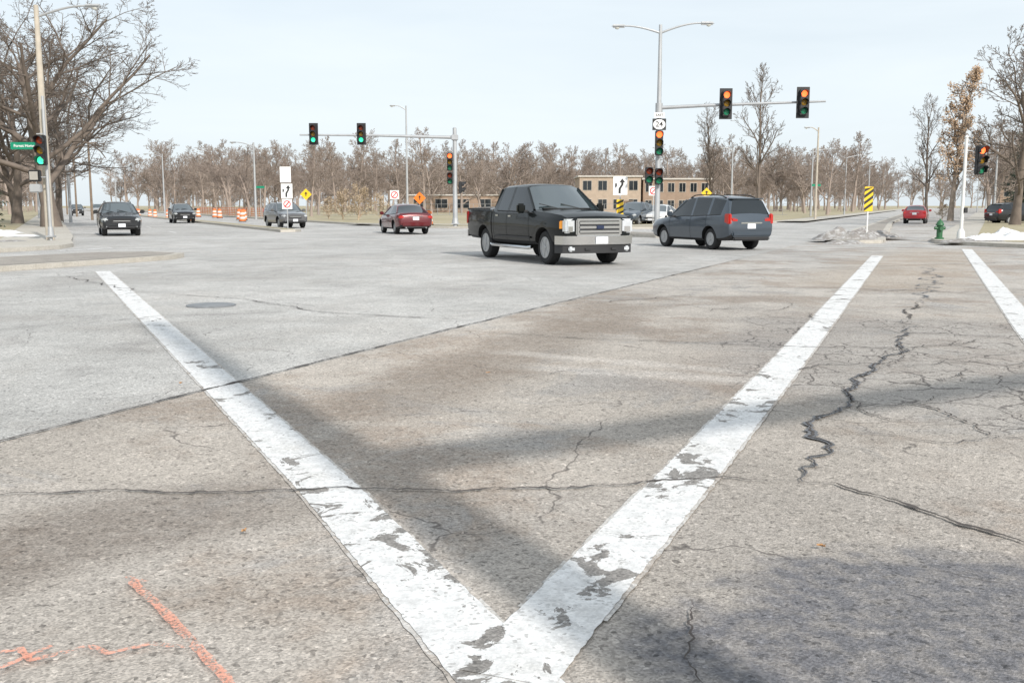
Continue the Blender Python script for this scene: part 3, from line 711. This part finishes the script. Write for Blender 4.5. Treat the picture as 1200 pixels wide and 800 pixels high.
# ------------------------------------------------------------------ vehicles
def lerp(a,b,t): return a+(b-a)*t
def section(st):
    s,zb,w,zt_,wt,zr=st; belt=zt_; k=min(1,max(0,(zr-belt)/.4))
    wt2=min(wt,w-.06)
    return [(w-.14,zb),(w-.04,zb+.08),(w-.005,zb+.38*(belt-zb)),(w,zb+.68*(belt-zb)),(w-.025,belt-.05),(w-.06,belt),
            (lerp(w-.10,wt2,k) if k<1 else wt2,zr-.05*k-.01*(1-k)),(wt2-.09,zr-.005),(wt2*.5,zr+.02),(0,zr+.03)]
def vehicle(name,loc,heading,L,stations,paint,rw,wx,ww=.22,side_glass=(),shield=(),seams=(),lower=None,track=None,spokes=6,mirror=None,handles=(),rails=None,rimr=.58):
    E=empty(name,(loc[0],loc[1],0),math.atan2(heading[1],heading[0])); st=stations; NP=10
    vs=[];fs=[];mi=[]
    def X(s): return L/2-s
    for S in st:
        h=section(S)
        vs+=[(X(S[0]),y,z) for y,z in h]+[(X(S[0]),-y,z) for y,z in h[-2::-1]]
    n=2*NP-1; mats=[paint,GLASS,WELL,lower or paint,TRIM,SHIELD]
    for i in range(len(st)-1):
        for j in range(n):
            j2=(j+1)%n; fs.append((i*n+j,i*n+j2,(i+1)*n+j2,(i+1)*n+j)); row=j if j<NP-1 else (2*NP-3-j if j<n-1 else -1)
            k=0
            if row==5 and i in side_glass: k=1
            if row in (6,7,8) and i in shield: k=5 if i==shield[0] else 1
            if row==-1: k=2
            if row==0: k=4 if lower is None else 3
            if row==1 and lower: k=3
            mi.append(k)
    fs.append(tuple(range(n))); mi.append(0); fs.append(tuple(range((len(st)-1)*n,len(st)*n))); mi.append(0)
    me=bpy.data.meshes.new('body'); me.from_pydata(vs,[],fs)
    for m in mats: me.materials.append(m)
    me.polygons.foreach_set('material_index',mi); me.polygons.foreach_set('use_smooth',[True]*len(fs)); me.update()
    bm=bmesh.new(); bm.from_mesh(me); bmesh.ops.recalc_face_normals(bm,faces=bm.faces[:]); bm.to_mesh(me); bm.free()
    body=bpy.data.objects.new('body',me); COL.objects.link(body)
    W=max(S[2] for S in st); tr=track or W-.12
    cb=MB(); cb.mats=[paint,GLASS,WELL]
    for wxx in wx:
        for sg in (1,-1):
            cb.lathe([(rw+.06,sg*(W-.36)),(rw+.06,sg*(W+.15))],WELL,32,'Y',(X(wxx),0,rw+.02))
    cut=cb.obj('cutter'); md=body.modifiers.new('b','BOOLEAN'); md.object=cut; md.operation='DIFFERENCE'; md.solver='EXACT'
    dg=bpy.context.evaluated_depsgraph_get(); ne=bpy.data.meshes.new_from_object(body.evaluated_get(dg))
    ok=len(ne.polygons)>len(fs)*.5
    body.modifiers.clear()
    if ok: body.data=ne
    bpy.data.objects.remove(cut); body.data.set_sharp_from_angle(angle=math.radians(28)); body.parent=E
    def at(s):
        for a,c in zip(st[:-1],st[1:]):
            if a[0]<=s<=c[0]:
                t=(s-a[0])/(c[0]-a[0]+1e-9); return section(tuple(lerp(p,q,t) for p,q in zip(a,c)))
        return section(st[-1])
    for wxx in wx:
        for sg in (1,-1):
            b=MB(); c=(X(wxx),sg*(tr-ww/2+.04),rw); q=rimr
            b.lathe([(rw*q,-ww*.45),(rw*.86,-ww*.52),(rw*.97,-ww*.42),(rw,-ww*.3),(rw,ww*.3),(rw*.97,ww*.42),(rw*.86,ww*.52),(rw*q,ww*.45)],RUB,32,'Y',c)
            oy=c[1]+sg*ww*.46
            b.lathe([(rw*(q+.03),sg*0),(rw*(q+.03),sg*.010),(rw*(q-.03),sg*.010),(rw*(q-.05),-sg*.04)],ALLOY,28,'Y',(c[0],oy,c[2]))
            b.lathe([(rw*(q-.05),-sg*.028),(rw*(q-.05),-sg*.034)],WELL,28,'Y',(c[0],oy,c[2]))
            b.lathe([(rw*.15,-sg*.02),(rw*.13,sg*.012),(rw*.05,sg*.016)],ALLOY,14,'Y',(c[0],oy,c[2]))
            for k in range(spokes):
                a=k*2*math.pi/spokes+.3; b.box((c[0]+math.cos(a)*rw*.32,oy-sg*.008,c[2]+math.sin(a)*rw*.32),(rw*.44,.03,rw*.10),ALLOY,ry=-a,bev=.01)
            b.obj('wheel',E)
    b=MB()
    for i in shield:
        for sg in (1,-1):
            a=section(st[i])[6]; c=section(st[i+1])[6]
            b.tube([(X(st[i][0]),sg*a[0],a[1]),(X(st[i+1][0]),sg*c[0],c[1])],.035,paint,6)
    for s in seams:
        for sg in (1,-1):
            h=at(s)[1:6]; h2=at(s+.012)[1:6]
            V=[(X(s),sg*(y+.0025),z) for y,z in h]+[(X(s+.012),sg*(y+.0025),z) for y,z in h2]
            b.add(V,[(k,k+1,5+k+1,5+k) for k in range(4)],WELL,False)
    for sg in (1,-1):
        gl=[i for i in side_glass]
        if gl:
            P=[]
            for i in range(gl[0],gl[-1]+2):
                y,z=section(st[i])[5]; P.append((X(st[i][0]),sg*(y+.005),z+.005))
            b.tube(P,.013,TRIM,5)
    if rails:
        s0,s1=rails
        for sg in (1,-1):
            P=[]
            for k in range(9):
                s=lerp(s0,s1,k/8); h=at(s)[7]; P.append((X(s),sg*(h[0]),h[1]+(.055 if 0<k<8 else .01)))
            b.tube(P,.018,TRIM,6)
    for s in handles:
        for sg in (1,-1):
            y,z=at(s)[4]; b.box((X(s),sg*(y+.022),z-.07),(.18,.03,.035),paint if name!='pickup_truck' else CHROME,bev=.012)
    if mirror:
        for sg in (1,-1):
            y,z=at(mirror)[5]; b.box((X(mirror),sg*(y+.17),z+.10),(.12,.22,.17 if L<5.5 else .24),paint,bev=.04); b.box((X(mirror),sg*(y+.05),z+.04),(.06,.12,.04),TRIM)
    # wipers
    i=shield[0]; a=section(st[i])[8]
    for yy in (.35,-.25): b.tube([(X(st[i][0])-.02,yy,st[i][5]+.03),(X(st[i][0])-.14,yy-.45,st[i][5]+.14)],.010,TRIM,5)
    b.obj('trim',E)
    return E,X,at,W
def plate(b,x,z,s=1): b.box((x,0,z),(.012,.31,.155),PLATE,bev=.003)

GREEN=mat('truck_paint',(.0035,.005,.005),.35,0,.05,coat=.5,spec=.1)
L=5.9
st=[(0,.62,.80,1.02,.72,1.06),(.06,.56,.90,1.08,.80,1.13),(.25,.50,.965,1.12,.84,1.20),(.8,.48,.99,1.16,.86,1.25),(1.45,.46,1.0,1.20,.86,1.28),(1.62,.46,1.0,1.22,.85,1.31),
    (2.38,.45,1.0,1.25,.70,1.88),(2.55,.45,1.0,1.255,.70,1.915),(3.02,.45,1.0,1.26,.70,1.93),(3.16,.45,1.0,1.26,.70,1.93),(3.78,.45,1.0,1.27,.69,1.915),(3.96,.45,1.0,1.27,.70,1.88),(4.05,.45,1.0,1.27,.78,1.36),(4.07,.48,.97,1.25,.85,1.27),
    (4.11,.48,.97,1.25,.85,1.27),(4.13,.48,1.0,1.30,.88,1.33),(5.75,.52,1.0,1.32,.88,1.35),(5.86,.54,.97,1.32,.86,1.34)]
E,X,at,W=vehicle('pickup_truck',(.82,26.2),(.41,-.912),L,st,GREEN,.405,(.98,4.66),.27,side_glass=(5,6,7,9),shield=(5,11),seams=(1.75,3.09,3.94),mirror=1.95,handles=(2.9,3.72),spokes=6,rimr=.60)
b=MB(); f=L/2
b.box((f+.01,0,.90),(.10,1.22,.40),CHROME,bev=.03); b.box((f+.045,0,.90),(.05,1.06,.30),TRIM,bev=.01)
for z in (.80,.90,1.0): b.box((f+.075,0,z),(.03,1.08,.055),CHROME,bev=.012)
b.box((f+.09,0,.90),(.03,.20,.09),mat('badge_blue',(.02,.03,.07),.3),bev=.02)
for sg in (1,-1):
    b.box((f-.05,sg*.765,.93),(.18,.29,.33),LENSC,rz=-sg*.28,bev=.04); b.box((f-.11,sg*.90,.95),(.16,.05,.2),LENSA,rz=-sg*.5,bev=.02)
    b.box((f+.035,sg*.76,.86),(.02,.16,.14),CHROME,rz=-sg*.25,bev=.02)
b.obj('grille_and_headlamps',E)
b=MB()
bp=[(f-.30,-1.0),(f-.02,-.93),(f+.13,-.62),(f+.17,0),(f+.13,.62),(f-.02,.93),(f-.30,1.0),(f-.3,.9),(f-.05,.6),(f-.05,-.6),(f-.3,-.9)]
b.prism(bp,.50,.70,CHROME); b.prism([(x*1.0-.03,y*.985) for x,y in bp],.30,.497,TRIM); b.box((f+.175,0,.60),(.02,.32,.16),PLATE,bev=.003)
for sg in (1,-1): b.box((f+.045,sg*.72,.40),(.06,.18,.12),LENSC,bev=.03); b.box((f+.12,sg*.35,.40),(.06,.14,.05),TRIM)
b.obj('front_bumper',E)
b=MB()
for sg in (1,-1):
    b.tube([(X(1.55),sg*1.0,.40),(X(1.7),sg*1.04,.38),(X(3.9),sg*1.04,.38),(X(4.05),sg*1.0,.40)],.045,CHROME,8)
    b.box((X(4.95),sg*.999,.0+1.31),(1.6,.03,.05),TRIM,bev=.01)
    b.box((X(5.80),sg*.985,1.08),(.1,.05,.34),LENSR,bev=.015)
    b.box((X(2.75),sg*1.006,.62),(2.2,.014,.05),TRIM,bev=.004)
b.prism([(-f-.1,-.93),(-f+.08,-.97),(-f+.08,.97),(-f-.1,.93)],.55,.72,CHROME)
b.box((X(1.62),0,1.335),(.10,1.35,.02),TRIM)
b.box((X(2.5),0,.45),(4.6,.9,.25),WELL)
b.obj('running_boards_and_rear_bumper',E)
def suv_st(L,H,W,hood=.98,belt=1.06,ln=1.):
    k=L/4.7
    return [(0,.42,W-.22,.72,W-.34,.80),(.10*k,.34,W-.10,.82,W-.22,.90),(.45*k,.30,W-.02,.90,W-.14,hood-.02),(1.05*k,.28,W,.98,W-.12,hood+.05),(1.25*k,.28,W,1.0,W-.13,hood+.09),
            (1.98*k,.28,W,belt-.01,W-.27,H-.09),(2.2*k,.28,W,belt,W-.27,H-.04),(2.55*k,.28,W,belt,W-.27,H-.02),(2.65*k,.28,W,belt,W-.27,H-.015),(3.5*k,.28,W,belt+.03,W-.27,H-.03),(3.62*k,.28,W,belt+.03,W-.27,H-.035),
            (4.25*k,.30,W-.01,belt+.06,W-.29,H-.09),(4.42*k,.32,W-.03,belt+.07,W-.31,H-.14),(4.58*k,.36,W-.06,belt+.04,W-.17,belt+.07),(4.66*k,.40,W-.09,belt-.12,W-.2,belt-.06),(4.7*k,.46,W-.14,.80,W-.28,.86)]
def suv(name,loc,hd,L,H,W,paint,rails=True):
    st=suv_st(L,H,W); k=L/4.7
    E,X,at,W_=vehicle(name,loc,hd,L,st,paint,.345,(.88*k,3.68*k),.23,side_glass=(4,5,6,8,10),shield=(4,12),seams=(1.32*k,2.6*k,3.5*k),mirror=1.55*k,handles=(2.45*k,3.35*k),rails=(2.1*k,4.1*k) if rails else None,spokes=5)
    b=MB(); f=L/2
    b.box((f-.02,0,.66),(.10,W*.95,.20),TRIM,bev=.04); b.box((f+.02,0,.70),(.05,W*.8,.03),CHROME,bev=.01); b.box((f-.02,0,.42),(.12,W*1.3,.12),TRIM,bev=.04)
    for sg in (1,-1): b.box((f-.14*k,sg*(W-.27),.76),(.30,.36,.15),LENSC,rz=-sg*.45,bev=.05); b.box((f-.06,sg*(W-.3),.45),(.08,.16,.09),LENSC,bev=.03)
    plate(b,f+.05,.50)
    for sg in (1,-1):
        b.box((-f+.13,sg*(W-.125),.98),(.24,.13,.34),LENSR,rz=sg*.18,bev=.03); b.box((-f+.06,sg*(W-.3),.95),(.10,.26,.13),LENSR,rz=sg*.06,bev=.03)
        b.box((-f+.02,sg*(W-.28),.52),(.06,.2,.05),LENSR,bev=.01)
    b.box((-f-.01,0,.52),(.12,W*1.62,.18),paint,bev=.05); b.box((-f+.0,0,.37),(.12,W*1.5,.12),TRIM,bev=.04)
    b.box((-f+.005,0,.86),(.05,.8,.045),CHROME,bev=.01); plate(b,-f-.012,.76); b.box((-f+.36*k,0,H-.10),(.24,W*1.3,.035),paint,bev=.012)
    b.tube([(-f+.16,-.05,1.14),(-f+.20,-.45,1.16)],.012,TRIM,5)
    b.obj('lamps_and_bumpers',E); return E
BLUE=mat('suv_paint',(.06,.077,.098),.3,.35,.05,coat=.7)
suv('suv',(6.62,33.7),(-.39,.92),4.7,1.72,.92,BLUE)
suv('suv',(-18.95,48.3),(.42,-.91),4.6,1.58,.92,mat('dark_paint',(.015,.017,.02),.25,.2,.05,coat=.6))
suv('suv',(-14.6,64.5),(.48,-.88),4.6,1.6,.90,mat('grey_paint',(.14,.14,.145),.3,.5,.05,coat=1))
suv('suv',(-27.0,82),(.42,-.91),4.6,1.55,.9,mat('black_paint',(.012,.012,.014),.25,.3,.05,coat=.6))
suv('suv',(-61.5,142),(.42,-.91),4.6,1.6,.9,mat('dark_paint',(.02,.02,.02)))
suv('suv',(-71,172),(.42,-.91),4.7,1.7,.92,mat('silver_paint',(.4,.4,.4),.3,.5,coat=1))
suv('suv',(8.6,70.5),(-.42,-.9),4.6,1.65,.9,BLUE)
suv('parked_car',(37.6,74.5),(.98,.2),4.6,1.6,.9,mat('dark_paint',(.02,.02,.02)))
def sedan(name,loc,hd,L,H,W,paint):
    k=L/4.8
    st=[(0,.40,W-.24,.62,W-.36,.68),(.10*k,.32,W-.10,.70,W-.22,.77),(.5*k,.26,W-.02,.78,W-.14,.86),(1.1*k,.24,W,.86,W-.13,.94),(1.35*k,.24,W,.90,W-.14,.98),
        (2.12*k,.24,W,.94,W-.30,H-.05),(2.35*k,.24,W,.95,W-.30,H-.02),(2.68*k,.24,W,.955,W-.30,H),(2.76*k,.24,W,.96,W-.30,H),(3.3*k,.24,W,.97,W-.30,H-.03),(3.5*k,.24,W,.98,W-.31,H-.07),
        (4.1*k,.26,W-.01,1.0,W-.17,1.05),(4.2*k,.28,W-.02,1.0,W-.17,1.045),(4.62*k,.32,W-.06,.98,W-.2,1.03),(4.75*k,.38,W-.11,.86,W-.25,.93),(4.8*k,.44,W-.16,.70,W-.3,.76)]
    E,X,at,W_=vehicle(name,loc,hd,L,st,paint,.325,(.92*k,3.75*k),.21,side_glass=(4,5,6,8,9,10),shield=(4,10),seams=(1.42*k,2.72*k,3.55*k),mirror=1.75*k,handles=(2.55*k,3.4*k),spokes=5)
    b=MB(); f=L/2
    b.box((f-.02,0,.55),(.10,W*.9,.18),TRIM,bev=.04); plate(b,f+.04,.45)
    for sg in (1,-1):
        b.box((f-.13,sg*(W-.28),.66),(.28,.36,.13),LENSC,rz=-sg*.45,bev=.04); b.box((-f+.10,sg*(W-.26),.84),(.16,.40,.15),LENSR,rz=sg*.28,bev=.03); b.tube([(-f-.04,sg*.5,.33),(-f+.2,sg*.5,.33)],.04,CHROME,8)
    b.box((-f+.0,0,.50),(.12,W*1.6,.2),paint,bev=.06); b.box((-f+.03,0,.36),(.1,W*1.3,.08),TRIM,bev=.03); plate(b,-f-.005,.78); b.box((-f+.02,0,.88),(.03,.7,.03),CHROME,bev=.008)
    b.obj('lamps_and_bumpers',E)
sedan('sedan_car',(-5.5,51.2),(-.34,.94),4.8,1.46,.91,mat('maroon_paint',(.11,.006,.010),.25,.2,.05,coat=.8))
sedan('sedan_car',(32.2,80),(.42,.907),4.6,1.42,.9,mat('red_paint',(.36,.012,.018),.25,.2,.05,coat=.8))
sedan('sedan_car',(10.6,72),(-.42,-.9),4.7,1.45,.9,mat('white_paint',(.7,.7,.7),.3,0,.03,coat=1))

# ------------------------------------------------------------------ light, sky, camera
el=math.radians(33); azd=(.47,-.883)
d=Vector((-azd[0]*math.cos(el),-azd[1]*math.cos(el),-math.sin(el)))
sl=bpy.data.lights.new('sun','SUN'); sl.energy=4.2; sl.angle=math.radians(1.1); sl.color=(1,.955,.89)
so=bpy.data.objects.new('sun',sl); COL.objects.link(so); so.rotation_euler=d.to_track_quat('-Z','Y').to_euler(); so.location=(20,-30,40)
w=bpy.data.worlds.new('World'); scene.world=w; w.use_nodes=True; t=NT(w.node_tree); bg=w.node_tree.nodes['Background']
sk=w.node_tree.nodes.new('ShaderNodeTexSky'); sk.sky_type='NISHITA'; sk.sun_disc=False; sk.sun_elevation=el; sk.sun_rotation=math.atan2(azd[0],azd[1]); sk.dust_density=2; sk.air_density=1
tc=w.node_tree.nodes.new('ShaderNodeTexCoord').outputs['Generated']
mp=w.node_tree.nodes.new('ShaderNodeMapping'); t.l.new(tc,mp.inputs[0]); mp.inputs['Scale'].default_value=(1,1,6)
cl=t.noise(mp.outputs[0],1.6,5,.55,.3)
hz=t.mr(t.xyz(tc)[2],0,.5,1,.0)
f=t.math('ADD',t.mr(cl,.35,.7,.66,.86),t.math('MULTIPLY',hz,.10),clamp=True)
c=t.mix(f,sk.outputs[0],(7.7,8.4,8.85)); t.l.new(c,bg.inputs['Color']); bg.inputs['Strength'].default_value=.12
cd=bpy.data.cameras.new('camera'); co=bpy.data.objects.new('camera',cd); COL.objects.link(co)
co.location=(0,0,1.4); co.rotation_euler=(math.radians(90-7.76),0,0); cd.lens=35; cd.sensor_width=36; cd.clip_start=.05; cd.clip_end=8000
scene.camera=co
